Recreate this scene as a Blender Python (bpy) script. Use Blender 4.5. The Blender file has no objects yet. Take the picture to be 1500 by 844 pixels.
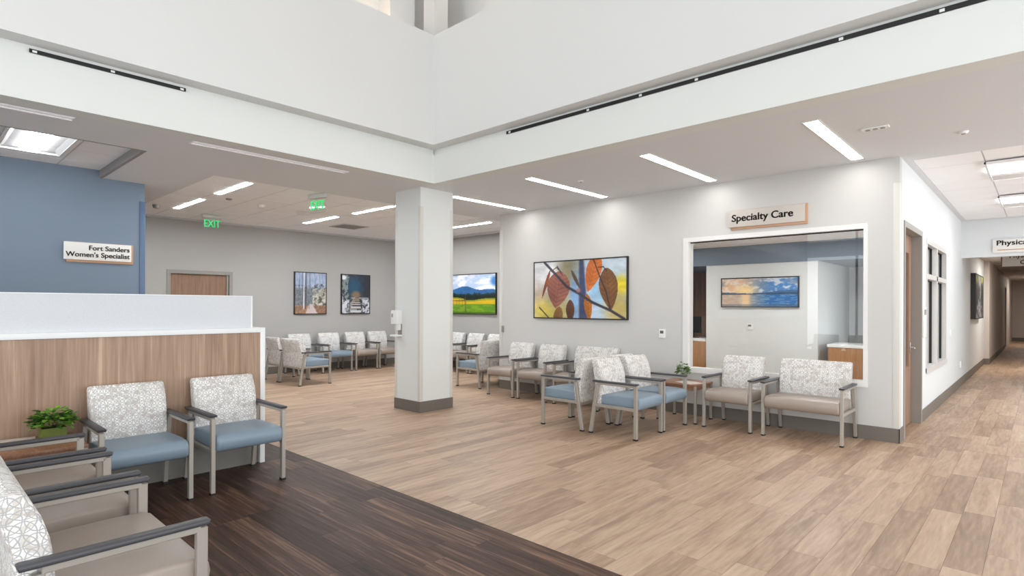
import bpy, bmesh, math, random
import numpy as np
from mathutils import Vector, Matrix
random.seed(4)
SC = bpy.context.scene
COL = SC.collection
# ------------------------------------------------------------------ camera
F_PX, YAW, ROLL = 836.8, math.radians(42.915), math.radians(0.205)
cam = bpy.data.cameras.new('camera'); camo = bpy.data.objects.new('camera', cam); COL.objects.link(camo)
cam.sensor_width = 36; cam.lens = F_PX / 1500 * 36
cam.shift_y = (449.2 - 422) / 1500
cam.clip_end = 200
camo.matrix_world = Matrix.Translation((0, 0, 1.5)) @ Matrix.Rotation(YAW, 4, 'Z') @ Matrix.Rotation(math.pi/2, 4, 'X') @ Matrix.Rotation(ROLL, 4, 'Z')
SC.camera = camo
# ------------------------------------------------------------------ world, exposure
W = bpy.data.worlds.new('overcast_sky'); SC.world = W; W.use_nodes = True
bg = W.node_tree.nodes['Background']; bg.inputs[0].default_value = (0.94, 0.98, 1.0, 1); bg.inputs[1].default_value = 3.4
SC.view_settings.view_transform = 'Standard'; SC.view_settings.look = 'None'
SC.view_settings.gamma = 1; SC.view_settings.use_curve_mapping = False
SC.view_settings.exposure = 0.0
def area(name, loc, rot, sx, sy, power, col=(1, 1, 1), portal=False):
    l = bpy.data.lights.new(name, 'AREA'); l.shape = 'RECTANGLE'; l.size = sx; l.size_y = sy
    l.energy = power; l.color = col
    if portal: l.cycles.is_portal = True
    o = bpy.data.objects.new(name, l); o.location = loc; o.rotation_euler = rot; COL.objects.link(o); return o
R90 = math.pi/2
# window openings of the entrance side, behind and to the right of the camera (portals guide the sky light)
area('window_portal_right', (3.3, 4.2, 2.3), (0, R90, 0), 4.4, 19, 0, portal=True)
area('window_portal_back', (-1.6, -5.6, 3.1), (-R90, 0, 0), 9, 6.2, 0, portal=True)
LINEAR_E, TROFFER_E, FAR_E = 18.0, 17.0, 108.0

# ------------------------------------------------------------------ materials
def lin(c):
    return tuple(((v/255)/12.92 if v/255 <= .04045 else ((v/255+.055)/1.055)**2.4) for v in c)
MATS = {}
def mat(name, rgb=(200, 200, 200), rough=.6, metal=0, emit=None, spec=None, noise=0, nscale=30, bump=0):
    if name in MATS: return MATS[name]
    m = bpy.data.materials.new(name); m.use_nodes = True; nt = m.node_tree; b = nt.nodes['Principled BSDF']
    b.inputs['Base Color'].default_value = (*lin(rgb), 1); b.inputs['Roughness'].default_value = rough
    b.inputs['Metallic'].default_value = metal
    if spec is not None: b.inputs['Specular IOR Level'].default_value = spec
    if emit:
        b.inputs['Emission Color'].default_value = (*emit[0], 1); b.inputs['Emission Strength'].default_value = emit[1]
    if noise or bump:
        tc = nt.nodes.new('ShaderNodeTexCoord'); n = nt.nodes.new('ShaderNodeTexNoise'); n.inputs['Scale'].default_value = nscale
        n.inputs['Detail'].default_value = 4
        nt.links.new(tc.outputs['Object'], n.inputs['Vector'])
        if noise:
            r = nt.nodes.new('ShaderNodeValToRGB'); a = lin(rgb)
            r.color_ramp.elements[0].position = .3; r.color_ramp.elements[1].position = .7
            r.color_ramp.elements[0].color = (*[v*(1-noise) for v in a], 1); r.color_ramp.elements[1].color = (*[min(1, v*(1+noise)) for v in a], 1)
            nt.links.new(n.outputs[0], r.inputs[0]); nt.links.new(r.outputs[0], b.inputs['Base Color'])
        if bump:
            bp = nt.nodes.new('ShaderNodeBump'); bp.inputs['Strength'].default_value = bump; bp.inputs['Distance'].default_value = .002
            nt.links.new(n.outputs[0], bp.inputs['Height']); nt.links.new(bp.outputs[0], b.inputs['Normal'])
    MATS[name] = m; return m
def grain(name, stops, scale, rough=.45, attr=True, spec=.5, fine=.35, tint=None, streak=0):
    """wood: noise stretched by scale, per-piece value from the 'rnd' attribute picks the shade"""
    m = bpy.data.materials.new(name); m.use_nodes = True; nt = m.node_tree; b = nt.nodes['Principled BSDF']; L = nt.links.new
    tc = nt.nodes.new('ShaderNodeTexCoord'); mp = nt.nodes.new('ShaderNodeVectorMath'); mp.operation = 'MULTIPLY'; mp.inputs[1].default_value = scale
    L(tc.outputs['Object'], mp.inputs[0])
    vec = mp.outputs[0]; a = None
    if attr:
        a = nt.nodes.new('ShaderNodeAttribute'); a.attribute_name = 'rnd'
        ml = nt.nodes.new('ShaderNodeMath'); ml.operation = 'MULTIPLY'; ml.inputs[1].default_value = 57
        L(a.outputs['Fac'], ml.inputs[0])
        ad = nt.nodes.new('ShaderNodeVectorMath'); ad.operation = 'ADD'; L(vec, ad.inputs[0]); L(ml.outputs[0], ad.inputs[1]); vec = ad.outputs[0]
    n1 = nt.nodes.new('ShaderNodeTexNoise'); n1.inputs['Scale'].default_value = 1; n1.inputs['Detail'].default_value = 6; n1.inputs['Roughness'].default_value = .65; n1.inputs['Distortion'].default_value = .6
    L(vec, n1.inputs['Vector'])
    v2 = nt.nodes.new('ShaderNodeVectorMath'); v2.operation = 'SCALE'; v2.inputs['Scale'].default_value = 5; L(vec, v2.inputs[0])
    n2 = nt.nodes.new('ShaderNodeTexNoise'); n2.inputs['Scale'].default_value = 1; n2.inputs['Detail'].default_value = 3; L(v2.outputs[0], n2.inputs['Vector'])
    mx = nt.nodes.new('ShaderNodeMix'); mx.inputs[0].default_value = fine; L(n1.outputs[0], mx.inputs[2]); L(n2.outputs[0], mx.inputs[3])
    fac = mx.outputs[0]
    if attr:
        s1 = nt.nodes.new('ShaderNodeMath'); s1.operation = 'MULTIPLY_ADD'; s1.inputs[1].default_value = .17; s1.inputs[2].default_value = -.085
        L(a.outputs['Fac'], s1.inputs[0])
        s2 = nt.nodes.new('ShaderNodeMath'); s2.operation = 'ADD'; L(fac, s2.inputs[0]); L(s1.outputs[0], s2.inputs[1]); fac = s2.outputs[0]
    r = nt.nodes.new('ShaderNodeValToRGB'); cr = r.color_ramp
    for i, (p, c) in enumerate(stops):
        e = cr.elements[i] if i < 2 else cr.elements.new(p)
        e.position = p; e.color = (*lin(c), 1)
    L(fac, r.inputs[0]); out = r.outputs[0]
    L(out, b.inputs['Base Color']); b.inputs['Roughness'].default_value = rough; b.inputs['Specular IOR Level'].default_value = spec
    MATS[name] = m; return m
M_SHAFT = mat('shaft_paint', (221, 221, 220), .7)
M_BEAM = mat('beam_paint', (224, 226, 223), .7)
M_SOFFIT = mat('soffit_paint', (222, 224, 227), .8)
M_WALL = mat('warm_white_paint', (203, 202, 200), .65)
M_WHITE = mat('white_wall_paint', (218, 221, 222), .65)
M_GREIGE = mat('greige_paint', (176, 173, 170), .7)
M_COL = mat('column_paint', (224, 226, 224), .6)
M_GUARD = mat('corner_guard_vinyl', (214, 212, 206), .4)
M_BLUE = mat('blue_paint', (117, 132, 149), .6)
M_BLUED = mat('blue_vinyl', (86, 108, 138), .4)
M_BASE = mat('rubber_base', (112, 105, 98), .5)
M_TILE = mat('acoustic_tile', (250, 250, 252), .9, noise=.03, nscale=120)
M_GRID = mat('ceiling_grid', (205, 203, 200), .6)
M_GRIDD = mat('reveal_grey', (150, 147, 144), .7)
M_METAL = mat('champagne_metal', (172, 165, 156), .38, .35)
M_CAP = mat('armrest_urethane', (70, 70, 75), .45)
M_GLIDE = mat('black_glide', (22, 22, 22), .5)
M_BVINYL = mat('blue_vinyl_seat', (128, 145, 160), .42, bump=.15, nscale=400)
M_TVINYL = mat('taupe_vinyl_seat', (160, 147, 137), .42, bump=.15, nscale=400)
M_BLACK = mat('black_metal', (14, 14, 15), .5)
M_DARKM = mat('dark_frame', (38, 33, 30), .45)
M_FRAME = mat('steel_frame_grey', (150, 145, 139), .45)
M_WFRAME = mat('white_frame', (228, 227, 226), .4)
M_LAM = mat('white_laminate', (232, 233, 234), .35)
M_SCREEN = mat('frosted_speckle_panel', (206, 208, 213), .45, noise=.05, nscale=160)
M_TOE = mat('toe_kick_grey', (120, 117, 112), .6)
M_SIGN = mat('sign_face', (232, 229, 224), .5)
M_SIGNG = mat('sign_face_taupe', (196, 190, 183), .5)
M_SIGNW = mat('sign_wood_backer', (190, 150, 118), .5)
M_LETTER = mat('sign_lettering', (78, 72, 68), .5)
M_PLASTIC = mat('white_plastic', (236, 236, 234), .35)
M_SCREEND = mat('grey_display', (92, 98, 96), .3)
M_CHROME = mat('brushed_steel', (200, 200, 198), .25, .9)
M_CAB = mat('charcoal_cabinet', (62, 58, 60), .5)
M_EMIT = mat('lamp_diffuser', (255, 255, 255), .5, emit=((1.0, .98, .95), LINEAR_E))
M_EMITT = mat('troffer_lens', (255, 255, 255), .5, emit=((.91, .965, 1.0), TROFFER_E))
M_EMITF = mat('far_lamp_diffuser', (255, 255, 255), .5, emit=((.91, .965, 1.0), FAR_E))
M_EMITO = mat('office_lamp_diffuser', (255, 255, 255), .5, emit=((1.0, .985, .96), 48.0))
M_OFFGLOW = mat('unlit_diffuser_glow', (238, 236, 242), .3, emit=((.95, .93, 1.0), .3))  # slots are off; faint glow added to lighten the diffuser
M_REFL = mat('troffer_reflector', (205, 202, 200), .3)
M_EXITG = mat('exit_green', (40, 190, 100), .5, emit=((.03, .7, .2), .6))
M_POT = mat('olive_pot', (92, 106, 30), .45)
M_POTW = mat('grey_pot', (160, 160, 155), .5)
M_SOIL = mat('soil', (50, 40, 30), .9)
M_PAPER = mat('paper', (232, 226, 218), .5)
M_OUT = mat('metal_roof_deck', (180, 180, 178), .8)
m = M_GLASS = bpy.data.materials.new('clear_glass'); m.use_nodes = True; nt = m.node_tree; nt.nodes.clear()
o_ = nt.nodes.new('ShaderNodeOutputMaterial'); t_ = nt.nodes.new('ShaderNodeBsdfTransparent'); g_ = nt.nodes.new('ShaderNodeBsdfGlossy'); x_ = nt.nodes.new('ShaderNodeMixShader'); fr_ = nt.nodes.new('ShaderNodeFresnel')
t_.inputs[0].default_value = (.985, .995, .99, 1); g_.inputs['Roughness'].default_value = .01; fr_.inputs[0].default_value = 1.5
ge_ = nt.nodes.new('ShaderNodeNewGeometry'); iv_ = nt.nodes.new('ShaderNodeMath'); iv_.operation = 'SUBTRACT'; iv_.inputs[0].default_value = 1.7; mu_ = nt.nodes.new('ShaderNodeMath'); mu_.operation = 'MULTIPLY'; mu_.use_clamp = True
bs_ = nt.nodes.new('ShaderNodeMath'); bs_.operation = 'MULTIPLY'; bs_.inputs[1].default_value = 1.7; nt.links.new(ge_.outputs['Backfacing'], bs_.inputs[0]); nt.links.new(bs_.outputs[0], iv_.inputs[1]); nt.links.new(fr_.outputs[0], mu_.inputs[0]); nt.links.new(iv_.outputs[0], mu_.inputs[1]); nt.links.new(mu_.outputs[0], x_.inputs[0]); nt.links.new(t_.outputs[0], x_.inputs[1]); nt.links.new(g_.outputs[0], x_.inputs[2]); nt.links.new(x_.outputs[0], o_.inputs[0])
M_OAK = grain('light_oak_plank', [(.22, (124, 101, 84)), (.42, (160, 132, 109)), (.56, (184, 156, 131)), (.74, (204, 178, 155))], (9, .9, 3), .42)
M_WALNUT = grain('dark_walnut_plank', [(.28, (34, 24, 21)), (.45, (62, 45, 38)), (.57, (84, 62, 51)), (.70, (136, 104, 86))], (.75, 19, 3), .5, spec=.25)
M_DESK = grain('walnut_laminate', [(.25, (120, 92, 74)), (.42, (150, 120, 99)), (.58, (172, 143, 120)), (.72, (205, 178, 152))], (14, 14, .5), .45, attr=False)
M_TABLE = grain('cherry_laminate', [(.25, (112, 76, 56)), (.5, (150, 108, 82)), (.75, (178, 138, 110))], (3, 20, 20), .4, attr=False)
M_DOORW = grain('walnut_door', [(.25, (108, 78, 60)), (.5, (142, 108, 86)), (.75, (168, 134, 108))], (12, 12, .6), .45, attr=False)
M_CABW = grain('oak_cabinet', [(.25, (140, 98, 62)), (.5, (170, 124, 84)), (.75, (192, 150, 108))], (14, 14, .7), .45, attr=False)
# patterned upholstery: interlaced rings on pale cloth
m = M_FAB = bpy.data.materials.new('ring_pattern_fabric'); m.use_nodes = True; nt = m.node_tree; b = nt.nodes['Principled BSDF']; L = nt.links.new
def N(t, op=None, **k):
    n = nt.nodes.new(t)
    if op: n.operation = op
    for kk, v in k.items(): n.inputs[int(kk[1:])].default_value = v
    return n
uv = N('ShaderNodeUVMap'); sc_ = N('ShaderNodeVectorMath', 'SCALE'); sc_.inputs['Scale'].default_value = 11.5
wn = N('ShaderNodeTexNoise'); wn.inputs['Scale'].default_value = 12; L(uv.outputs[0], wn.inputs['Vector']); ws = N('ShaderNodeVectorMath', 'SCALE'); ws.inputs['Scale'].default_value = .035; L(wn.outputs['Color'], ws.inputs[0]); wa = N('ShaderNodeVectorMath', 'ADD'); L(uv.outputs[0], wa.inputs[0]); L(ws.outputs[0], wa.inputs[1]); L(wa.outputs[0], sc_.inputs[0])
ring = None
for k, off in enumerate(((0, 0, 0), (.5, 0, 0), (0, .5, 0), (.5, .5, 0))):
    a = N('ShaderNodeVectorMath', 'ADD'); a.inputs[1].default_value = off; L(sc_.outputs[0], a.inputs[0])
    f = N('ShaderNodeVectorMath', 'FRACTION'); L(a.outputs[0], f.inputs[0])
    s = N('ShaderNodeVectorMath', 'SUBTRACT'); s.inputs[1].default_value = (.5, .5, 0); L(f.outputs[0], s.inputs[0])
    sx = N('ShaderNodeSeparateXYZ'); L(s.outputs[0], sx.inputs[0]); cx_ = N('ShaderNodeCombineXYZ'); L(sx.outputs[0], cx_.inputs[0]); L(sx.outputs[1], cx_.inputs[1])
    ln = N('ShaderNodeVectorMath', 'LENGTH'); L(cx_.outputs[0], ln.inputs[0])
    d = N('ShaderNodeMath', 'SUBTRACT', _1=.46); L(ln.outputs['Value'], d.inputs[0]); ab = N('ShaderNodeMath', 'ABSOLUTE'); L(d.outputs[0], ab.inputs[0])
    if ring is None: ring = ab.outputs[0]
    else:
        mn = N('ShaderNodeMath', 'MINIMUM'); L(ring, mn.inputs[0]); L(ab.outputs[0], mn.inputs[1]); ring = mn.outputs[0]
mr = N('ShaderNodeMapRange'); mr.inputs[1].default_value = .008; mr.inputs[2].default_value = .032; L(ring, mr.inputs[0])
s2 = N('ShaderNodeVectorMath', 'SCALE'); s2.inputs['Scale'].default_value = 34; L(uv.outputs[0], s2.inputs[0])
vo = N('ShaderNodeTexVoronoi'); vo.inputs['Scale'].default_value = 1; L(s2.outputs[0], vo.inputs['Vector'])
bw = N('ShaderNodeSeparateColor'); L(vo.outputs['Color'], bw.inputs[0])
nz = N('ShaderNodeTexNoise'); nz.inputs['Scale'].default_value = 9; L(uv.outputs[0], nz.inputs['Vector'])
mm = N('ShaderNodeMix'); mm.inputs[0].default_value = .12; L(bw.outputs[0], mm.inputs[2]); L(nz.outputs[0], mm.inputs[3])
r = N('ShaderNodeValToRGB'); L(mm.outputs[0], r.inputs[0]); cr = r.color_ramp
cr.elements[0].position = .2; cr.elements[0].color = (*lin((242, 239, 235)), 1); cr.elements[1].position = .9; cr.elements[1].color = (*lin((200, 191, 183)), 1)
e = cr.elements.new(.55); e.color = (*lin((230, 226, 221)), 1)
mc = N('ShaderNodeMix'); mc.data_type = 'RGBA'; L(mr.outputs[0], mc.inputs[0]); mc.inputs[6].default_value = (*lin((174, 173, 173)), 1); L(r.outputs[0], mc.inputs[7])
L(mc.outputs[2], b.inputs['Base Color']); b.inputs['Roughness'].default_value = .8
# printed artwork: colours come from a colour attribute
m = M_ART = bpy.data.materials.new('printed_artwork'); m.use_nodes = True; nt = m.node_tree; b = nt.nodes['Principled BSDF']
a = nt.nodes.new('ShaderNodeAttribute'); a.attribute_name = 'ink'; nt.links.new(a.outputs['Color'], b.inputs['Base Color']); b.inputs['Roughness'].default_value = .35
# leaves
m = M_LEAF = bpy.data.materials.new('leaf_green'); m.use_nodes = True; nt = m.node_tree; b = nt.nodes['Principled BSDF']
a = nt.nodes.new('ShaderNodeAttribute'); a.attribute_name = 'rnd'; r = nt.nodes.new('ShaderNodeValToRGB')
r.color_ramp.elements[0].color = (*lin((28, 56, 18)), 1); r.color_ramp.elements[1].color = (*lin((128, 176, 60)), 1); e = r.color_ramp.elements.new(.5); e.color = (*lin((66, 110, 34)), 1)
nt.links.new(a.outputs['Fac'], r.inputs[0]); nt.links.new(r.outputs[0], b.inputs['Base Color']); b.inputs['Roughness'].default_value = .45

# ------------------------------------------------------------------ mesh helpers
def link(o, parent=None):
    COL.objects.link(o)
    if parent is not None: o.parent = parent
    return o
def mesh(name, V, Fc, material, smooth=None):
    me = bpy.data.meshes.new(name); me.from_pydata(V, [], Fc); me.materials.append(material); me.update()
    if smooth is not None:
        for p in me.polygons: p.use_smooth = True
        me.set_sharp_from_angle(angle=math.radians(smooth))
    return me
def obj(name, me, parent=None, loc=None, label=None):
    o = bpy.data.objects.new(name, me); link(o, parent)
    if loc is not None: o.location = loc
    if label: o['label'] = label
    return o
BF = [(0, 3, 2, 1), (4, 5, 6, 7), (0, 1, 5, 4), (1, 2, 6, 5), (2, 3, 7, 6), (3, 0, 4, 7)]
def bv(x0, x1, y0, y1, z0, z1): return [(x0, y0, z0), (x1, y0, z0), (x1, y1, z0), (x0, y1, z0), (x0, y0, z1), (x1, y0, z1), (x1, y1, z1), (x0, y1, z1)]
def boxes(name, bl, material, bevel=0, smooth=None):
    V, Fc = [], []
    for bb in bl:
        k = len(V); V += bv(*bb); Fc += [tuple(i+k for i in f) for f in BF]
    me = mesh(name, V, Fc, material)
    if bevel:
        bm = bmesh.new(); bm.from_mesh(me); bmesh.ops.bevel(bm, geom=bm.edges[:], offset=bevel, segments=2, affect='EDGES', profile=.6); bm.to_mesh(me); bm.free()
        for p in me.polygons: p.use_smooth = True
        me.set_sharp_from_angle(angle=math.radians(40))
    return me
def box(name, bb, material, parent=None, bevel=0, label=None): return obj(name, boxes(name, [bb], material, bevel), parent, label=label)
def cyl(name, c, r, h, material, axis='Z', n=24, r2=None, parent=None):
    r2 = r if r2 is None else r2; V = []; Fc = []
    for i in range(n):
        a = 2*math.pi*i/n; V.append((r*math.cos(a), r*math.sin(a), 0)); V.append((r2*math.cos(a), r2*math.sin(a), h))
    for i in range(n):
        j = (i+1) % n; Fc.append((2*i, 2*j, 2*j+1, 2*i+1))
    Fc.append(tuple(2*i for i in reversed(range(n)))); Fc.append(tuple(2*i+1 for i in range(n)))
    if axis == 'X': V = [(z, x, y) for x, y, z in V]
    if axis == 'Y': V = [(y, z, x) for x, y, z in V]
    V = [(x+c[0], y+c[1], z+c[2]) for x, y, z in V]
    return obj(name, mesh(name, V, Fc, material, 40), parent)
def extrude_x(name, prof, hw, material, bevel=.012, uvs=False, seg=3):
    """(y,z) outline, extruded from -hw to hw, all hard ends rounded"""
    bm = bmesh.new(); a = [bm.verts.new((-hw, y, z)) for y, z in prof]; c = [bm.verts.new((hw, y, z)) for y, z in prof]; n = len(prof)
    f1 = bm.faces.new(a); f2 = bm.faces.new(list(reversed(c)))
    for i in range(n): bm.faces.new((a[i], c[i], c[(i+1) % n], a[(i+1) % n]))
    bmesh.ops.recalc_face_normals(bm, faces=bm.faces[:])
    ed = [e for e in bm.edges if abs(e.verts[0].co.x-e.verts[1].co.x) < 1e-6]
    if bevel: bmesh.ops.bevel(bm, geom=ed, offset=bevel, segments=seg, affect='EDGES', profile=.5)
    me = bpy.data.meshes.new(name); bm.to_mesh(me); bm.free(); me.materials.append(material)
    for p in me.polygons: p.use_smooth = True
    me.set_sharp_from_angle(angle=math.radians(50))
    if uvs:
        ul = me.uv_layers.new(name='UVMap')
        for p in me.polygons:
            nx = abs(p.normal.x)
            for li in p.loop_indices:
                co = me.vertices[me.loops[li].vertex_index].co
                ul.data[li].uv = (co.y+.31, co.z) if nx > .75 else (co.x, co.z if abs(p.normal.z) < .8 else co.z+co.y)
    return me
def bar(p, q, w, d, material, name='bar'):
    """square tube from p to q; w across x, d along the profile"""
    V = [(p[0]-w/2, p[1]-d/2, p[2]), (p[0]+w/2, p[1]-d/2, p[2]), (p[0]+w/2, p[1]+d/2, p[2]), (p[0]-w/2, p[1]+d/2, p[2]),
         (q[0]-w/2, q[1]-d/2, q[2]), (q[0]+w/2, q[1]-d/2, q[2]), (q[0]+w/2, q[1]+d/2, q[2]), (q[0]-w/2, q[1]+d/2, q[2])]
    me = mesh(name, V, BF, material)
    bm = bmesh.new(); bm.from_mesh(me); bmesh.ops.bevel(bm, geom=bm.edges[:], offset=.003, segments=1, affect='EDGES'); bm.to_mesh(me); bm.free()
    return me
def struct(name, me, parent=None):
    o = obj(name, me, parent)
    if parent is None: o['kind'] = 'structure'
    return o
def slab_grid(name, u0, u1, v0, v1, holes, conv, material):
    """rectangle minus rectangular holes, as one mesh of joined boxes; conv(u0,u1,v0,v1)->box"""
    us = sorted({u0, u1, *[min(max(h[k], u0), u1) for h in holes for k in (0, 1)]}); vs = sorted({v0, v1, *[min(max(h[k], v0), v1) for h in holes for k in (2, 3)]})
    bl = []
    for i in range(len(us)-1):
        run = None
        for j in range(len(vs)-1):
            cu, cv = (us[i]+us[i+1])/2, (vs[j]+vs[j+1])/2
            if any(h[0] < cu < h[1] and h[2] < cv < h[3] for h in holes):
                if run: bl.append(run); run = None
            else:
                run = (us[i], us[i+1], run[2] if run else vs[j], vs[j+1])
        if run: bl.append(run)
    return boxes(name, [conv(*b_) for b_ in bl], material)
def thing(name, label, cat, loc=(0, 0, 0), rz=0, group=None):
    o = bpy.data.objects.new(name, None); o.empty_display_size = .1; link(o); o.location = loc; o.rotation_euler = (0, 0, rz)
    o['label'] = label; o['category'] = cat
    if group: o['group'] = group
    return o
def text(name, s, size, material, parent, loc, rot, align='LEFT', depth=.002, bold=.012, sx=1.0, heavy=True):
    c = bpy.data.curves.new(name, 'FONT'); c.body = s; c.size = size; c.extrude = depth; c.offset = .008*size; c.align_x = align; c.align_y = 'CENTER'
    c.space_line = .82; c.materials.append(material)
    o = bpy.data.objects.new(name, c); link(o, parent); o.location = loc; o.rotation_euler = rot; o.scale = (sx, 1, 1)
    dg = bpy.context.evaluated_depsgraph_get()
    me = bpy.data.meshes.new_from_object(o.evaluated_get(dg)); me.name = name
    bm = bmesh.new(); bm.from_mesh(me); src = bm.faces[:]      # heavier strokes
    for dx, dy in (((-1, -.5), (1, .5), (0, .5)) if heavy else ()):
        g_ = bmesh.ops.duplicate(bm, geom=src)['geom']; bmesh.ops.translate(bm, verts=[v for v in g_ if isinstance(v, bmesh.types.BMVert)], vec=(dx*.016*size, dy*.016*size, 0))
    bm.to_mesh(me); bm.free()
    o2 = bpy.data.objects.new(name, me); link(o2, parent); o2.location = loc; o2.rotation_euler = rot; o2.scale = (sx, 1, 1)
    bpy.data.objects.remove(o); o2.name = name
    return o2
FY, FX = (R90, 0, 0), (R90, 0, R90)      # facing -Y, facing +X

# ------------------------------------------------------------------ dimensions
CZ = 3.18
BX, BY = -6.1, 4.99          # beam faces
XF, YB = -12.42, 9.35        # far walls
WY, WX = 7.55, -1.165        # specialty wall plane, corridor wall plane
DX = -5.475                   # desk face
# ------------------------------------------------------------------ floor
def proj(x, y, z=0):
    d = -x*math.sin(YAW)+y*math.cos(YAW); r_ = x*math.cos(YAW)+y*math.sin(YAW)
    if d < .4: return None
    return 750+F_PX*r_/d, 449+F_PX*(1.5-z)/d, d
floor = struct('floor', boxes('floor', [(XF-.1, 4, -5.7, 14.2, -.12, -.003), (-3, 4, 14.2, 36.5, -.12, -.003)], mat('subfloor', (70, 58, 50), .8)))
planks = []
def lay(x0, x1, y0, y1, along_y, kind):
    w, ln = .178, 1.22
    a0, a1, b0, b1 = (x0, x1, y0, y1) if along_y else (y0, y1, x0, x1)
    n = int(math.ceil((a1-a0)/w))
    for i in range(n):
        s = a0+i*w; e = min(a1, s+w); p = b0-random.random()*ln
        while p < b1:
            q0, q1 = max(p, b0), min(p+ln, b1)
            if q1-q0 > .02:
                planks.append(((s, e, q0, q1) if along_y else (q0, q1, s, e), kind))
            p += ln
YD = 2.76
lay(-6.3, 3.3, YD, WY+.13, True, 'oak'); lay(WX, 3.3, WY+.13, 14.1, True, 'oak'); lay(XF, -6.3, 2.4, YB, True, 'oak'); lay(-1.16, 1.6, 14.1, 36, True, 'oak')
lay(DX, 3.3, -1.5, YD, False, 'walnut')
lay(-7.2, WX, WY+.13, 12.5, True, 'oak'); lay(-9.13, -6.3, -5.7, 2.4, True, 'oak'); lay(DX, 3.3, -5.7, -1.5, False, 'walnut'); lay(-6.3, DX, -5.7, YD, False, 'walnut')  # unseen oak in office and behind desk, added to bounce light upward
def psize(p):
    x0, x1, y0, y1 = p[0]; c = proj((x0+x1)/2, (y0+y1)/2)
    if c is None or not (-60 < c[0] < 1560) or not (449 < c[1] < 900): return 0
    if p[1] == 'oak' and ((x0+x1)/2 < -7.4 or ((x0+x1)/2 < WX and (y0+y1)/2 > WY)): return 0
    return (x1-x0)*(y1-y0)/c[2]**3
order = sorted(range(len(planks)), key=lambda i: -psize(planks[i]))
single = set(order[:296])
rest = {'oak': [], 'walnut': []}
def plank_mesh(bl, kind, name):
    V, Fc, rn = [], [], []
    for (x0, x1, y0, y1) in bl:
        k = len(V); g = .0007; t = random.random(); z = random.uniform(-.0003, 0)
        V += bv(x0+g, x1-g, y0+g, y1-g, -.003, z); Fc += [tuple(i+k for i in f) for f in BF[1:]]; rn += [t]*5
    me = mesh(name, V, Fc, M_OAK if kind == 'oak' else M_WALNUT)
    at = me.attributes.new('rnd', 'FLOAT', 'FACE'); at.data.foreach_set('value', rn); return me
for i, (b_, k_) in enumerate(planks):
    if i in single: obj('plank', plank_mesh([b_], k_, 'plank'), floor)
    else: rest[k_].append(b_)
for k_, bl in rest.items():
    if bl:
        o = obj('distant_planks' if k_ == 'oak' else 'dark_planks', plank_mesh(bl, k_, 'distant_planks'), floor); o['kind'] = 'stuff'
# ------------------------------------------------------------------ ceiling
LT = (-9.2, -7.15, -4, 1.85); MT = (-12.12, -7.85, 2.78, 9.05); RT = (-1.1, 3.3, 7.87, 13.9)
conv = lambda a, b, c, d: (a, b, c, d, CZ, CZ+.1)
ceil = struct('ceiling', slab_grid('ceiling', XF-.1, 3.4, -5.7, 14.2, [(BX-.1, 3.5, -5.8, BY+.1), LT, MT, RT, (-7.2, WX-.12, WY+.12, 14.3)], conv, M_SOFFIT))
def tiles(name, x0, x1, y0, y1, z, s=.61, ox=0, oy=0, skip=(), sy=None):
    sy = sy or s
    grid = []
    xs = [x0]; x = x0+ox if ox else x0+s
    while x < x1-.03: xs.append(x); x += s
    xs.append(x1); ys = [y0]; y = y0+oy if oy else y0+sy
    while y < y1-.03: ys.append(y); y += sy
    ys.append(y1)
    me_cache = {}
    for i in range(len(xs)-1):
        for j in range(len(ys)-1):
            cx, cy = (xs[i]+xs[i+1])/2, (ys[j]+ys[j+1])/2
            if any(k[0] < cx < k[1] and k[2] < cy < k[3] for k in skip): continue
            w, h = round(xs[i+1]-xs[i], 3), round(ys[j+1]-ys[j], 3)
            if (w, h) not in me_cache: me_cache[(w, h)] = boxes('ceiling_tile', [(-w/2+.008, w/2-.008, -h/2+.008, h/2-.008, 0, .015)], M_TILE)
            obj('ceiling_tile', me_cache[(w, h)], ceil, (cx, cy, z+random.uniform(0, .002)))
    for x in xs: grid.append((x-.011, x+.011, y0, y1, z+.004, z+.03))
    for y in ys: grid.append((x0, x1, y-.011, y+.011, z+.0045, z+.03))
    o = obj('ceiling_grid', boxes('ceiling_grid', grid, M_GRID), ceil)
    obj('ceiling_plenum_back', boxes('ceiling_plenum_back', [(x0, x1, y0, y1, z+.03, z+.05)], M_GRID), ceil)
tiles('l', LT[0], LT[1], LT[2], LT[3], 3.28, ox=.45, oy=.49)
obj('ceiling_fascia', boxes('ceiling_fascia', [(LT[0], LT[1]-.001, 1.81, 1.849, CZ+.001, 3.33), (LT[1]-.04, LT[1]-.001, LT[2], 1.81, CZ+.001, 3.33)], M_GRIDD), ceil)
tiles('m', MT[0], MT[1], MT[2], MT[3], CZ+.005, oy=.46)
tiles('r', RT[0], RT[1], RT[2], RT[3], CZ+.005)
# corridor beyond the header: lower ceiling
ceil2 = struct('ceiling.001', boxes('ceiling.001', [(-1.3, 1.3, 14.22, 36.4, 2.77, 2.85)], mat('corridor_tile', (205, 200, 196), .9)))
obj('ceiling_grid', boxes('ceiling_grid', [(-1.16, 1.2, y, y+.025, 2.764, 2.772) for y in np.arange(14.8, 35, .61)] + [(x, x+.025, 14.25, 35, 2.763, 2.772) for x in (-.55, .06, .67)], M_GRID), ceil2)
# glazed office ceiling
RC = 2.61
tiles('g', -7.15, WX-.14, WY+.13, 10.38, RC, ox=.4, skip=[])
# roof above the soffits keeps the plenum dark
struct('ceiling.002', boxes('ceiling.002', [(XF-.1, 3.4, BY+.6, 14.2, 3.7, 3.75), (XF-.1, BX-.6, -5.7, BY+.6, 3.7, 3.75)], M_OUT))
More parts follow.
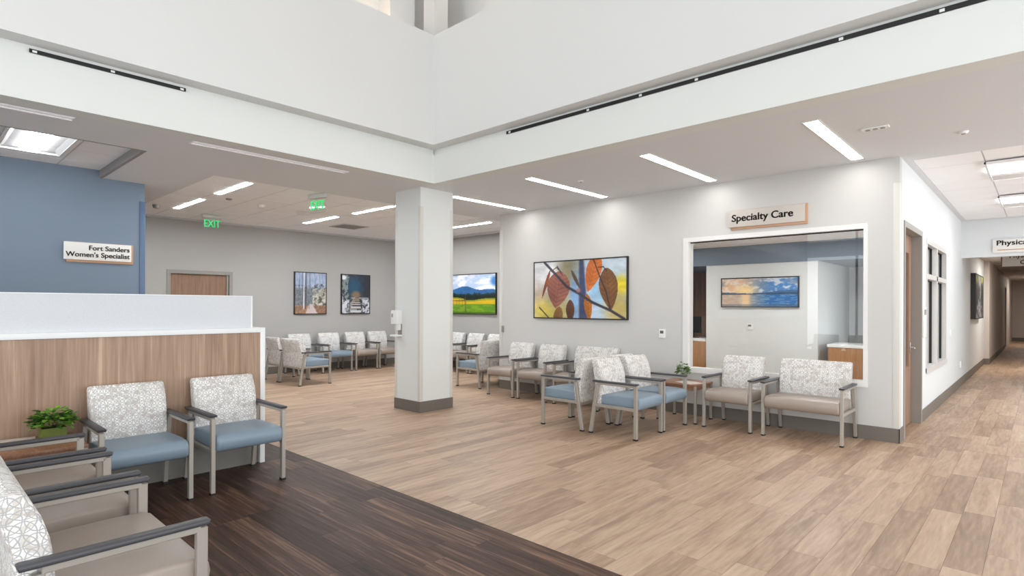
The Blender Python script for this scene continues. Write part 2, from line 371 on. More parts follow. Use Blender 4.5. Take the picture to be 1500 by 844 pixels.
# ------------------------------------------------------------------ beams and shaft
SX, SY = -5.92, 4.83; SB, ST = 3.64, 5.09
struct('trim_1', boxes('trim_1', [(BX-.2, BX, -5.7, BY, CZ-.001, 3.57), (BX-.2, BX-.02, -5.7, BY, 3.57, SB+.05)], M_BEAM))
struct('trim_2', boxes('trim_2', [(BX-.2, 3.4, BY, BY+.2, CZ-.0015, 3.57), (BX-.2, 3.4, BY+.02, BY+.2, 3.57, SB+.05)], M_BEAM))
struct('wall_shaft_left', boxes('wall_shaft_left', [(SX-.6, SX, -5.7, SY, SB, ST)], M_SHAFT))
struct('wall_shaft_back', boxes('wall_shaft_back', [(SX-.6, 3.4, SY, SY+.6, SB, ST)], M_SHAFT))
struct('wall_clerestory', boxes('wall_clerestory', [(SX-.75, SX-.6, -5.7, SY+.75, ST, 6.6), (SX-.6, 3.4, SY+.6, SY+.75, ST, 6.6),
        (SX-.22, SX-.002, SY+.002, SY+.24, ST, 6.6), (SX-.6, SX-.35, SY-.45, SY-.05, ST, 6.6)], M_SHAFT))
struct('ceiling.003', boxes('ceiling.003', [(SX-.75, 3.4, -5.7, SY+.75, 6.6, 6.7)], M_SHAFT))
area('cove_lamp_left', (SX-.35, 1.5, ST+.1), (math.pi, 0, 0), .06, 6.0, 14, (1, .72, .48))
area('cove_lamp_back', (-2.5, SY+.4, ST+.1), (math.pi, 0, 0), 5.6, .06, 14, (1, .72, .48))
# entrance side: mullioned openings behind and right of the camera
mb = [(3.3, 3.4, -5.7, 14.2, 0, .1), (3.3, 3.4, -5.7, 14.2, 3.05, CZ), (3.3, 3.4, -5.7, BY, 4.9, 6.6), (-5.9, 3.4, -5.75, -5.65, 0, .1), (-5.9, 3.4, -5.75, -5.65, 6.2, 6.6)]
mb += [(3.3, 3.4, y, y+.06, .1, 3.05) for y in np.arange(-5.7, 14.2, 1.65)] + [(3.3, 3.4, y, y+.06, CZ, 4.9) for y in np.arange(-5.7, BY, 1.65)] + [(x, x+.06, -5.75, -5.65, .1, 6.2) for x in np.arange(-5.9, 3.3, 1.5)]
struct('window_1', boxes('window_1', mb, M_FRAME))
# ------------------------------------------------------------------ column
CX0, CX1, CY0, CY1 = -7.0, -6.41, 5.0, 5.6
col = struct('column', boxes('column', [(CX0, CX1, CY0, CY1, 0, CZ)], M_COL))
obj('baseboard', boxes('baseboard', [(CX0-.008, CX1+.008, CY0-.008, CY1+.008, 0, .155)], M_BASE), col)
for (a, b_, c, d) in ((CX1-.05, CX1+.004, CY0-.004, CY0+.05), (CX0-.004, CX0+.05, CY0-.004, CY0+.05), (CX1-.05, CX1+.004, CY1-.05, CY1+.004)):
    obj('corner_guard', boxes('corner_guard', [(a, b_, c, d, .155, 2.91)], M_GUARD, .003), col)
# ------------------------------------------------------------------ walls
convY = lambda y0, y1: (lambda a, b, c, d: (a, b, y0, y1, c, d))
convX = lambda x0, x1: (lambda a, b, c, d: (x0, x1, a, b, c, d))
GL = (-3.66, -1.49, .64, 2.42)
wf = struct('wall_front', slab_grid('wall_front', -7.33, WX, 0, CZ, [GL], convY(WY, WY+.13), M_WALL))
DO = (7.84, 9.10, 0, 2.46); WI = (9.52, 11.66, .64, 2.43)
wr = struct('wall_right', slab_grid('wall_right', WY+.13, 19.8, 0, CZ+.02, [DO, WI], convX(WX-.13, WX), M_WHITE))
struct('wall_far_left', slab_grid('wall_far_left', -5.7, YB+.1, 0, CZ, [(3.6, 4.7, 0, 2.15)], convX(XF-.12, XF), M_GREIGE))
struct('wall_far_back', boxes('wall_far_back', [(XF-.12, -7.1, YB, YB+.12, 0, CZ)], M_GREIGE))
struct('wall_office_left', boxes('wall_office_left', [(-7.33, -7.2, WY+.13, 12.6, 0, CZ)], M_GREIGE))
struct('wall_blue', boxes('wall_blue', [(-9.28, -9.13, -5.7, 2.33, 0, 3.3)], M_BLUE))
struct('trim_3', boxes('trim_3', [(-9.285, -9.118, 2.27, 2.336, .15, 2.93)], M_BLUED, .003))
struct('wall_back', boxes('wall_back', [(XF-.1, -5.9, -5.8, -5.7, 0, CZ), (-12.5, 3.4, -5.8, -5.7, CZ, 3.7)], M_WALL))
# office behind the glass
struct('wall_office_back', boxes('wall_office_back', [(-4.66, -2.74, 10.4, 10.52, 0, RC+.1), (-2.86, -2.74, 10.52, 12.5, 0, 2.28), (-4.66, -4.54, 10.52, 12.5, 0, 2.28), (-7.2, WX-.13, 12.5, 12.6, 0, RC+.1)], M_WHITE))
struct('wall_office_header', boxes('wall_office_header', [(-7.2, WX-.13, 10.38, 10.398, 2.28, RC+.1), (-7.2, -4.66, 10.398, 12.5, 2.28, 2.32), (-2.74, WX-.13, 10.398, 12.5, 2.28, 2.32)], M_BLUE))
struct('wall_office_wood', boxes('wall_office_wood', [(-7.1, -4.67, 12.44, 12.5, 0, 2.28)], M_DOORW))
# corridor past the header
struct('wall_header', boxes('wall_header', [(WX, 3.3, 14.1, 14.24, 2.475, CZ+.1)], M_WHITE))
struct('wall_corridor_left', boxes('wall_corridor_left', [(WX-.13, -1.05, 19.8, 28.2, 0, 2.8), (-1.35, -1.05, 29.4, 35.2, 0, 2.8), (-1.35, -1.3, 28.2, 29.4, 0, 2.8), (-1.2, -1.05, 28.2, 29.4, 2.3, 2.8)], mat('corridor_paint', (196, 188, 182), .6)))
struct('wall_corridor_right', boxes('wall_corridor_right', [(1.2, 1.35, 14.24, 36.3, 0, 2.8), (1.2, 3.4, 14.1, 14.24, 0, 2.475)], MATS['corridor_paint']))
struct('wall_corridor_end', boxes('wall_corridor_end', [(-1.4, 1.4, 35, 35.15, 0, 2.8)], MATS['corridor_paint']))
d = struct('door_3', boxes('door_3', [(-1.24, -1.2, 28.2, 29.4, 0, 2.3)], M_CAB))
# bases
def base(n, bb): struct(n, boxes(n, [bb], M_BASE))
base('baseboard_front', (-7.34, WX+.008, WY-.01, WY, 0, .158))
base('baseboard_right', (WX, WX+.01, WY-.01, 7.8, 0, .158))
base('baseboard_corridor', (WX, WX+.01, 9.15, 19.8, 0, .158))
base('baseboard_corridor_left', (WX-.1, -1.04, 19.79, 19.8, 0, .158))
base('baseboard_corridor_wall', (-1.05, -1.04, 19.8, 28.2, 0, .158))
base('baseboard_corridor_end', (-1.05, 1.2, 34.99, 35, 0, .158))
base('baseboard_far_left', (XF, XF+.01, 4.8, YB, 0, .158))
base('baseboard_far_back', (XF, -7.33, YB-.01, YB, 0, .158))
base('baseboard_left_end', (-7.34, -7.33, WY-.01, WY+.13, 0, .158))
# corner guards on the specialty wall
struct('trim_4', boxes('trim_4', [(WX-.06, WX+.004, WY-.004, WY+.06, .158, 2.89)], M_GUARD, .002))
struct('trim_5', boxes('trim_5', [(-7.334, -7.26, WY-.004, WY+.13, .158, 2.89)], M_GUARD, .002))
# ------------------------------------------------------------------ glazed opening of the specialty wall
w2 = struct('window_2', boxes('window_2', [(-3.72, -3.64, WY-.015, WY+.14, .59, 2.47), (-1.51, -1.465, WY-.015, WY+.14, .59, 2.47), (-3.64, -1.51, WY-.015, WY+.14, 2.41, 2.47), (-3.64, -1.51, WY-.015, WY+.14, .59, .66)], M_WFRAME))
box('glazing_gasket', (-3.64, -1.51, WY+.05, WY+.07, 2.397, 2.41), M_BLACK, w2)
box('pane', (-3.64, -1.51, WY+.055, WY+.065, .66, 2.397), M_GLASS, w2)
# ------------------------------------------------------------------ corridor door and window
d1 = struct('door_1', boxes('door_1', [(WX-.25, WX+.012, 7.80, 7.86, 0, 2.5), (WX-.25, WX+.012, 9.05, 9.12, 0, 2.5), (WX-.25, WX+.012, 7.86, 9.05, 2.43, 2.5)], M_FRAME))
obj('door_leaf', slab_grid('door_leaf', 7.865, 9.045, .01, 2.425, [(8.62, 8.86, .75, 2.2)], convX(WX-.145, WX-.10), M_DOORW), d1)
box('vision_pane', (WX-.13, WX-.115, 8.62, 8.86, .75, 2.2), M_GLASS, d1)
h = obj('door_handle', boxes('door_handle', [(WX-.1, WX-.09, 8.92, 8.98, .93, 1.06), (WX-.09, WX-.035, 8.94, 8.965, .975, 1.0), (WX-.05, WX-.03, 8.82, 8.965, .975, 1.0)], M_CHROME, .003), d1)
w3 = struct('window_3', boxes('window_3', [(WX-.13, WX+.01, 9.50, 9.57, .62, 2.45), (WX-.13, WX+.01, 11.61, 11.68, .62, 2.45), (WX-.13, WX+.01, 9.57, 11.61, 2.38, 2.45), (WX-.13, WX+.02, 9.50, 11.68, .60, .68),
      (WX-.13, WX+.01, 10.5, 10.6, .68, 2.38), (WX-.13, WX+.01, 9.57, 11.61, 1.90, 1.97)], mat('window_frame_paint', (205, 203, 200), .4)))
for (a, b_) in ((9.57, 10.5), (10.6, 11.61)):
    for (c, d_) in ((.68, 1.90), (1.97, 2.38)):
        p = box('pane', (WX-.075, WX-.065, a, b_, c, d_), M_GLASS, w3)
        obj('glazing_gasket', boxes('glazing_gasket', [(WX-.08, WX-.05, a, a+.02, c, d_), (WX-.08, WX-.05, b_-.025, b_, c, d_), (WX-.08, WX-.05, a, b_, d_-.012, d_)], M_BLACK), p)
# far door
d2 = struct('door_2', boxes('door_2', [(XF-.02, XF+.015, 3.54, 3.61, 0, 2.2), (XF-.02, XF+.015, 4.70, 4.77, 0, 2.2), (XF-.02, XF+.015, 3.61, 4.70, 2.13, 2.2)], M_FRAME))
box('door_leaf', (XF-.09, XF-.05, 3.6, 4.7, 0, 2.14), M_DOORW, d2)
box('door_jamb', (XF-.1, XF-.02, 4.66, 4.70, 0, 2.14), M_FRAME, d2)
# ------------------------------------------------------------------ lights
def linear(name, label, x0, x1, y0, y1, z, lit=True, group=None):
    t = thing(name, label, 'ceiling light', ((x0+x1)/2, (y0+y1)/2, z), 0, group)
    w, h = (x1-x0)/2, (y1-y0)/2
    obj('housing', boxes('housing', [(-w-.012, -w, -h-.012, h+.012, -.006, .0), (w, w+.012, -h-.012, h+.012, -.006, .0), (-w, w, -h-.012, -h, -.006, .0), (-w, w, h, h+.012, -.006, .0)], M_WFRAME), t)
    if lit: obj('diffuser', boxes('diffuser', [(-w, w, -h, h, -.004, -.001)], M_EMITO if z < 3 else M_EMIT if x1 > -7 else M_EMITF), t)
    else:
        obj('diffuser', boxes('diffuser', [(-w, w, -h, h, -.003, -.001)], M_OFFGLOW), t)
        obj('side_lip', boxes('side_lip', [(-w, -w+.02, -h, h, -.012, -.003), (w-.02, w, -h, h, -.012, -.003)], M_WFRAME), t)
for x, lab in ((-1.54, 'lit slot light by the corridor corner, nearest the smoke sensor'), (-3.22, 'lit slot light above the waiting area sign, second from the corridor'),
               (-4.92, 'lit slot light in the soffit above the autumn leaf picture'), (-6.6, 'lit slot light nearest the square column on its right')):
    linear('linear_light', lab, x-.06, x+.06, 5.6 if x > -5 else 5.75, 7.36, CZ, group='slot lights along the specialty wall')
linear('linear_light', 'unlit slot light at the far left of the left soffit', -6.47, -6.37, -1.4, 1.07, CZ, False, 'unlit slot lights in the left soffit')
linear('linear_light', 'unlit slot light in the left soffit nearer the column', -6.47, -6.37, 2.06, 3.83, CZ, False, 'unlit slot lights in the left soffit')
g = 'slot lights in the far tiled ceiling'
for (x0, x1, y, lab) in ((-11.0, -9.75, 3.28, 'lit slot light in the tiles above the first exit sign'), (-9.12, -7.98, 3.28, 'lit slot light in the front corner of the tiled ceiling'),
                         (-11.0, -9.78, 5.64, 'lit slot light in the tiles nearest the ceiling speaker'), (-9.2, -7.98, 5.66, 'lit slot light in the tiles just left of the column'),
                         (-11.0, -9.78, 8.06, 'lit slot light in the tiles hidden beyond the column'), (-9.3, -8.1, 8.06, 'lit slot light in the tiles seen right of the column')):
    linear('linear_light', lab, x0, x1, y-.045, y+.045, CZ+.004, group=g)
def troffer(label, x0, x1, y0, y1, z):
    t = thing('troffer_light', label, 'ceiling light', ((x0+x1)/2, (y0+y1)/2, z), 0, 'recessed troffers'); w, h = (x1-x0)/2, (y1-y0)/2
    c = h*.28
    for s in (-1, 1):
        V = []; Fc = []; n = 8
        for i in range(n+1):
            u = i/n; y = s*(h-.02-(h-.02-c)*u); zz = .004+.075*math.sin(u*math.pi*.62)
            V += [(-w+.02, y, zz-.02), (w-.02, y, zz-.02)]
        for i in range(n): Fc.append((2*i, 2*i+1, 2*i+3, 2*i+2))
        obj('reflector', mesh('reflector', V, Fc, M_REFL, 60), t)
    zz = .004+.075*math.sin(math.pi*.62)-.02
    obj('lens', boxes('lens', [(-w+.02, w-.02, -c, c, -.012, zz-.03)], M_EMITT), t)
    obj('frame', boxes('frame', [(-w, -w+.02, -h, h, -.022, 0), (w-.02, w, -h, h, -.022, 0), (-w, w, -h, -h+.02, -.022, 0), (-w, w, h-.02, h, -.022, 0)], M_WFRAME), t)
troffer('bright recessed troffer above the blue wall', -8.45, -7.24, .73, 1.30, 3.26)
troffer('recessed troffer nearest the corridor corner, before the header', -.5, .7, 8.45, 9.66, CZ-.012)
troffer('recessed troffer second along the corridor ceiling, nearer the header', -.5, .7, 11.15, 12.35, CZ-.012)
for x, lab in ((-5.4, 'slot light in the glazed office ceiling towards its left side'), (-2.4, 'slot light in the glazed office ceiling towards its right side')):
    linear('linear_light', lab, x-.5, x+.5, 9.0, 9.25, RC-.004, group='office ceiling lights')
area('corridor_lamp', (0, 18.5, 2.75), (0, 0, 0), .6, 1.2, 75, (1, .94, .86)); area('corridor_lamp', (0, 31, 2.75), (0, 0, 0), .6, 1.2, 45, (1, .9, .8))
# linear slot diffusers
def slot(name, label, bb, spacers, ax):
    t = thing(name, label, 'air diffuser', (0, 0, 0)); box('slot', bb, M_BLACK, t)
    for s in spacers:
        if ax == 'Y': box('spacer', (bb[0]-.004, bb[1]+.004, s, s+.03, bb[4]+.004, bb[5]-.01), M_PLASTIC, t)
        else: box('spacer', (s, s+.03, bb[2]-.004, bb[3]+.004, bb[4]+.004, bb[5]-.01), M_PLASTIC, t)
slot('slot_diffuser', 'short black linear air slot on the left beam', (BX-.002, BX+.004, .73, 1.90, 3.575, 3.607), (.75, 1.29, 1.85), 'Y')
slot('slot_diffuser', 'long black linear air slot on the right beam', (-4.74, 2.2, BY-.004, BY+.002, 3.575, 3.61), (-4.70, -3.56, -2.93, -2.35, -1.17, -.54, .8), 'X')
# ceiling devices
def disc(name, label, cat, x, y, r, h, m_=M_PLASTIC, z=CZ, ring=None):
    t = thing(name, label, cat, (x, y, z)); cyl('housing', (0, 0, -h), r*.7, h, m_, r2=r, parent=t)
    if ring: cyl('centre', (0, 0, -h-.006), r*.35, .008, ring, parent=t)
disc('sprinkler_cover', 'small round sprinkler cover near the tiled corridor ceiling', 'sprinkler', -.56, 6.90, .045, .02, M_PLASTIC, CZ, M_FRAME)
disc('sprinkler_cover', 'small round sprinkler cover behind the slot light over the leaf picture', 'sprinkler', -4.52, 6.20, .045, .015, M_PLASTIC, CZ, M_FRAME)
t = thing('emergency_light', 'small twin-lens emergency light in the ceiling before the corridor', 'emergency light', (-1.15, 6.2, CZ))
obj('plate', boxes('plate', [(-.11, .11, -.04, .04, -.012, 0)], M_PLASTIC, .004), t)
for x in (-.06, 0, .06): cyl('lamp', (x, 0, -.018), .02, .008, M_FRAME, n=12, parent=t)
disc('sprinkler_cover', 'small round sprinkler cover in tiles right of the first slot light', 'sprinkler', -9.4, 3.55, .05, .015, M_GRIDD)
disc('smoke_detector', 'round white smoke detector in the middle of the tiled ceiling', 'smoke detector', -9.55, 4.13, .07, .045)
disc('ceiling_speaker', 'broad round white ceiling speaker beyond the hanging green exit sign', 'speaker', -9.8, 5.02, .16, .03)
disc('security_camera', 'tiny dome camera at the left edge of the tiled ceiling', 'camera', -10.9, 2.95, .06, .05, M_FRAME)
t = thing('ceiling_vent', 'rectangular louvred vent in the tiles near the column', 'vent', (-10.75, 6.5, CZ+.003))
obj('frame', boxes('frame', [(-.3, .3, -.3, -.27, -.012, 0), (-.3, .3, .27, .3, -.012, 0), (-.3, -.27, -.27, .27, -.012, 0), (.27, .3, -.27, .27, -.012, 0)], M_GRID), t)
for k in range(9): obj('louvre', boxes('louvre', [(-.27, .27, -.25+k*.06, -.22+k*.06, -.012, -.002)], M_GRIDD), t)
# exit signs
def exit_sign(label, x, y, rz):
    t = thing('exit_sign', label, 'exit sign', (x, y, CZ), rz)
    obj('canopy', boxes('canopy', [(-.17, .17, -.03, .03, -.06, 0)], M_FRAME if rz == 0 else M_GRID, .004), t)
    p = obj('panel', boxes('panel', [(-.16, .16, -.006, .006, -.28, -.06)], M_GLASS), t)
    text('lettering', 'EXIT', .19, M_EXITG, p, (0, 0, -.17), FY, 'CENTER', .009, .03, .74, heavy=False)
exit_sign('green exit sign hanging before the far wall, above the wooden door', -11.3, 3.97, R90)
exit_sign('green exit sign hanging edge-on near the front of the tiled ceiling', -8.0, 4.3, math.radians(15))

# ------------------------------------------------------------------ signs
def sign(label, plane, c0, c1, z0, z1, face, lines, size, align='LEFT', px=.05, wood=True, sx=1.05, hang=0):
    """face '-Y' (plane=y) or '+X' (plane=x)"""
    rz = 0 if face == '-Y' else R90
    loc = ((c0+c1)/2, plane, (z0+z1)/2) if face == '-Y' else (plane, (c0+c1)/2, (z0+z1)/2)
    t = thing('wall_sign', label, 'sign', loc, rz); w, h = (c1-c0)/2, (z1-z0)/2
    if wood: box('wood_backer', (-w+.03, w, -.026, 0, -h-.02, h+.005), M_SIGNW, t, .002)
    obj('face_panel', boxes('face_panel', [(-w, w-.025, -.042, -.027, -h+.01, h)], lines[2], .002), t)
    tx = -w+px if align == 'LEFT' else w-.025-px
    ls = lines[0].split('\n')
    for i, l_ in enumerate(ls): text('lettering', l_, size, M_LETTER, t, (tx, -.044, lines[1]+((len(ls)-1)/2-i)*size*1.02), FY, align, .002, .028, sx)
    return t
sign('taupe Specialty Care sign with wood edge above the glazed opening', WY, -3.07, -2.10, 2.545, 2.77, '-Y', ('Specialty Care', .01, M_SIGNG), .128, px=.05, sx=1.03)
sign('white two-line clinic sign with wood edge on the blue wall', -9.13, 1.43, 2.19, 2.075, 2.31, '+X', ("Fort Sanders\nWomen's Specialist", .004, M_SIGN), .088, 'RIGHT', px=.02, sx=1.0)
t = sign('white Physical Therapy sign on the corridor header', 14.1, -.70, .75, 2.53, 2.79, '-Y', ('Physical Therapy', .06, M_SIGN), .13, px=.05, wood=False, sx=1.15)
box('wood_strip', (-.66, .65, -.048, -.042, -.075, -.06), M_SIGNW, t)
t = thing('hanging_sign', 'hanging two-line sign with brown frame beyond the corridor header', 'sign', (.1, 17, 2.6))
box('face_panel', (-.78, .78, -.012, .012, -.16, .17), M_SIGN, t)
obj('sign_frame', boxes('sign_frame', [(-.8, .8, -.016, .016, -.18, -.16), (-.8, -.78, -.016, .016, -.16, .19), (.78, .8, -.016, .016, -.16, .19), (-.78, .78, -.016, .016, .17, .19)], mat('brown_frame', (105, 75, 58), .5)), t)
text('lettering', 'Physical Therapy', .13, M_LETTER, t, (-.66, -.015, .07), FY, 'LEFT', .002, .02, 1.0)
text('lettering', 'Cardiac', .13, M_LETTER, t, (-.48, -.015, -.075), FY, 'LEFT', .002, .02, 1.0)

# ------------------------------------------------------------------ artwork
def ss(a, b, x): t = np.clip((x-a)/(b-a), 0, 1); return t*t*(3-2*t)
def vnoise(U, V, s, seed):
    rg = np.random.RandomState(seed); g = rg.rand(80, 80); x = U*s; y = V*s; xi = np.floor(x).astype(int); yi = np.floor(y).astype(int); fx = x-xi; fy = y-yi
    fx = fx*fx*(3-2*fx); fy = fy*fy*(3-2*fy); G = lambda a, b: g[a % 80, b % 80]
    return (G(xi, yi)*(1-fx)+G(xi+1, yi)*fx)*(1-fy)+(G(xi, yi+1)*(1-fx)+G(xi+1, yi+1)*fx)*fy
def fbm(U, V, s, seed): return .5*vnoise(U, V, s, seed)+.3*vnoise(U, V, s*2.1, seed+1)+.2*vnoise(U, V, s*4.3, seed+2)
def C3(c): return np.array(c, float)[None, None, :]
def put(img, mask, c): img[:] = img*(1-mask[..., None])+C3(c)*mask[..., None]
def segd(U, V, p, q, asp=1):
    ax, ay = p[0]*asp, p[1]; bx, by = q[0]*asp, q[1]; X = U*asp; dx, dy = bx-ax, by-ay
    t = np.clip(((X-ax)*dx+(V-ay)*dy)/(dx*dx+dy*dy+1e-9), 0, 1); return np.hypot(X-ax-t*dx, V-ay-t*dy)
def line(img, U, V, pts, w, c, asp=1):
    for p, q in zip(pts[:-1], pts[1:]):
        d = segd(U, V, p, q, asp); put(img, 1-ss(w*.6, w*1.3, d), c)
def blob(img, U, V, c, r, col, soft=.3, a=0, asp=1, amt=1):
    x = (U-c[0])*asp; y = V-c[1]; ca, sa = math.cos(a), math.sin(a); X = (x*ca+y*sa)/(r[0]*asp); Y = (-x*sa+y*ca)/r[1]
    d = np.sqrt(X*X+Y*Y); put(img, (1-ss(1-soft, 1+soft, d))*amt, col)
def poly(img, U, V, pts, col):
    inside = np.zeros(U.shape, bool); n = len(pts)
    for i in range(n):
        x1, y1 = pts[i]; x2, y2 = pts[(i+1) % n]
        c = ((y1 > V) != (y2 > V)) & (U < (x2-x1)*(V-y1)/(y2-y1+1e-12)+x1); inside ^= c
    put(img, inside.astype(float), col)
def leaf(img, U, V, tip, base_, wid, col, dark, asp):
    """pointed leaf between base and tip"""
    ax, ay = base_[0]*asp, base_[1]; bx, by = tip[0]*asp, tip[1]; dx, dy = bx-ax, by-ay; L_ = math.hypot(dx, dy); X = U*asp-ax; Y = V-ay
    s = (X*dx+Y*dy)/L_/L_; d = (-X*dy+Y*dx)/L_
    w = wid*np.sin(np.pi*np.clip(s, 0, 1)**.8)**.8; m_ = (s > 0) & (s < 1) & (np.abs(d) < w)
    put(img, m_.astype(float), col)
    vein = (np.abs(((s*9+np.abs(d)/wid*1.6) % 1)-.5) < .1) | (np.abs(d) < .006)
    put(img, (m_ & vein)*.55, dark); put(img, (m_ & (d < -w*.2))*.25, dark)
def art_leaves(U, V):
    asp = 1.9; n = fbm(U, V, 5, 3)
    img = C3((196, 206, 214))*np.ones(U.shape+(1,)); n = fbm(U, V, 4, 3)
    blob(img, U, V, (.06, .3), (.16, .4), (214, 186, 150), .8, amt=.8); blob(img, U, V, (.15, .85), (.2, .3), (220, 222, 226), .8)
    blob(img, U, V, (.2, .12), (.22, .2), (206, 186, 60), .7, amt=.85); blob(img, U, V, (.3, .3), (.14, .2), (150, 140, 110), .8, amt=.7)
    blob(img, U, V, (.4, .85), (.12, .3), (120, 110, 70), .8, amt=.8); blob(img, U, V, (.47, .3), (.05, .5), (120, 165, 215), .6, amt=.9)
    blob(img, U, V, (.7, .55), (.12, .5), (150, 196, 228), .6); blob(img, U, V, (.68, .1), (.1, .2), (190, 214, 236), .6); blob(img, U, V, (.88, .8), (.12, .3), (196, 214, 228), .7)
    blob(img, U, V, (.95, .55), (.06, .16), (226, 206, 40), .6); blob(img, U, V, (.92, .15), (.12, .25), (200, 170, 70), .8, amt=.8)
    put(img, ss(.50, .53, U)*(1-ss(.6, .63, U+.05*V)), (52, 62, 100))
    leaf(img, U, V, (.61, .45), (.72, 1.10), .15, (212, 110, 40), (160, 70, 20), asp)
    leaf(img, U, V, (.09, .34), (.19, .86), .035, (150, 74, 42), (100, 44, 30), asp)
    leaf(img, U, V, (.25, .17), (.31, .83), .25, (150, 90, 74), (100, 52, 44), asp)
    leaf(img, U, V, (.85, .14), (.80, .85), .18, (120, 76, 38), (84, 48, 22), asp)
    leaf(img, U, V, (.63, -.05), (.60, .42), .08, (196, 112, 30), (92, 52, 24), asp); leaf(img, U, V, (.42, -.1), (.42, .32), .09, (92, 52, 36), (60, 34, 28), asp)
    leaf(img, U, V, (.26, -.2), (.3, .2), .1, (140, 96, 50), (90, 56, 36), asp); leaf(img, U, V, (.53, .5), (.43, .84), .035, (96, 74, 44), (60, 44, 30), asp)
    line(img, U, V, [(.12, 1), (.25, .78), (.38, .55), (.52, .42), (.66, .27), (.84, .14), (.98, 0)], .024, (46, 42, 58), asp)
    line(img, U, V, [(.67, 1), (.74, .68), (.80, .45), (.84, .16)], .012, (44, 34, 40), asp); line(img, U, V, [(.06, .18), (.17, 0)], .012, (50, 40, 50), asp); line(img, U, V, [(.27, .92), (.33, .76)], .012, (50, 50, 70), asp)
    line(img, U, V, [(.72, .86), (.77, .87), (.80, .80)], .01, (60, 40, 30), asp); line(img, U, V, [(.2, .83), (.26, .9), (.29, .85)], .008, (70, 60, 60), asp)
    blob(img, U, V, (.51, .48), (.02, .035), (176, 110, 110), .6)
    img[:] = img*.9+18; d_ = fbm(U, V, 9, 77)[..., None]; img[:] = img*(.86+.28*d_)
    return img*(0.92+.16*n[..., None])
def art_field(U, V):
    sky = C3((178, 196, 224))*np.ones(U.shape+(1,)); n = fbm(U, V*1.8, 4, 8)
    put(sky, ss(.35, .6, n), (232, 232, 238)); blob(sky, U, V, (1.0, .82), (.1, .12), (70, 130, 196), .5)
    rid = .60+.11*np.exp(-((U-.36)/.22)**2)+.02*np.sin(U*9); put(sky, (V < rid).astype(float), (52, 104, 158)); put(sky, ((V < rid)*(fbm(U, V, 14, 9) > .5))*.5, (34, 80, 130))
    tr = .47+.05*vnoise(U, U*0, 26, 2)+.03*np.abs(U-.5); put(sky, (V < tr+.02).astype(float), (40, 62, 60)); put(sky, (V < tr-.02).astype(float), (22, 34, 30))
    fl = .40-.06*np.exp(-((U-.45)/.25)**2)+.03*(U < .3); put(sky, (V < fl).astype(float), (140, 150, 40)); put(sky, ((V < fl-.04)*(V > .24))*(.6+.4*vnoise(U, V*4, 12, 3)), (222, 176, 30))
    put(sky, (V < .24)*1.0, (92, 140, 30)); put(sky, ((V < .24)*(fbm(U*.6, V*2.5, 12, 5) > .5))*.7, (132, 164, 30)); put(sky, (V < .05)*.7, (60, 90, 24))
    for x in np.arange(-.02, .3, .07): line(sky, U, V, [(x, .22), (x, .36)], .006, (80, 60, 36), 1.7)
    line(sky, U, V, [(-.1, .34), (.32, .33)], .010, (96, 44, 30), 1.7); line(sky, U, V, [(.325, .02), (.325, .42)], .011, (110, 86, 62), 1.7); line(sky, U, V, [(.345, .02), (.345, .42)], .006, (60, 44, 34), 1.7)
    return sky
def art_lake(U, V):
    img = C3((120, 160, 206))*np.ones(U.shape+(1,)); n = fbm(U*2.2, V*1.6, 4, 21)
    h = .44; img[:] = C3((228, 188, 150))*(1-ss(.2, .75, U))[..., None]+C3((70, 130, 196))*ss(.2, .75, U)[..., None]
    put(img, ss(.36, .66, fbm(U*3, V*2.4, 5, 22))*.8*(V > h), (236, 230, 226)); put(img, ss(.5, .3, n)*(V > .72)*.6, (120, 138, 168)); blob(img, U, V, (.33, .58), (.12, .16), (255, 226, 160), .9, amt=.9)
    hill = h+.05+.05*np.sin(U*7+2)*.5+.06*ss(.4, 1, U); put(img, ((V < hill) & (V > h-.02))*.9, (58, 96, 140)); put(img, ((V < hill*.4+h*.6) & (V > h-.03))*.8, (40, 66, 92))
    wat = V <= h-.02; g = ss(.25, .7, U)[..., None]; wc = C3((196, 170, 150))*(1-g)+C3((34, 104, 170))*g; img[wat] = np.broadcast_to(wc, img.shape)[wat]
    put(img, wat*(1-ss(.02, .10, np.abs(U-.33)))*.9, (255, 216, 160)); put(img, (wat*(vnoise(U*2, V*14, 8, 6) > .6))*.35, (220, 226, 230)); put(img, (V < .08)*.4, (40, 60, 80))
    return img
def art_trail(U, V):
    n = fbm(U*3, V, 10, 31); img = C3((150, 166, 196))*np.ones(U.shape+(1,)); put(img, ss(.4, .7, n)*.7, (196, 206, 224)); put(img, ss(.66, .6, V)*.8, (118, 122, 124)); put(img, (fbm(U*3, V*1.2, 18, 33) > .55)*(V < .7)*.6, (84, 88, 90))
    poly(img, U, V, [(.55, .2), (1, .2), (1, .65), (.85, .62), (.75, .5), (.62, .6)], (166, 160, 146)); put(img, ((U > .55)*(V < .62)*(V > .2)*(fbm(U, V, 16, 35) > .52))*.8, (214, 208, 196)); put(img, ((U > .6)*(fbm(U, V, 14, 36) < .42)*(V < .75))*.8, (70, 76, 66))
    put(img, (V < .2)*.9, (142, 104, 84)); put(img, ((V < .2)*(fbm(U, V, 20, 37) > .5))*.6, (186, 150, 112)); poly(img, U, V, [(.33, 0), (.72, 0), (.56, .22), (.45, .24)], (206, 190, 186))
    for x, w, c in ((.27, .012, (222, 222, 226)), (.33, .012, (60, 58, 66)), (.22, .006, (80, 84, 96)), (.45, .004, (90, 96, 110)), (.12, .004, (90, 96, 110))): line(img, U, V, [(x+.02, 1), (x, .12)], w, c, .78)
    return img
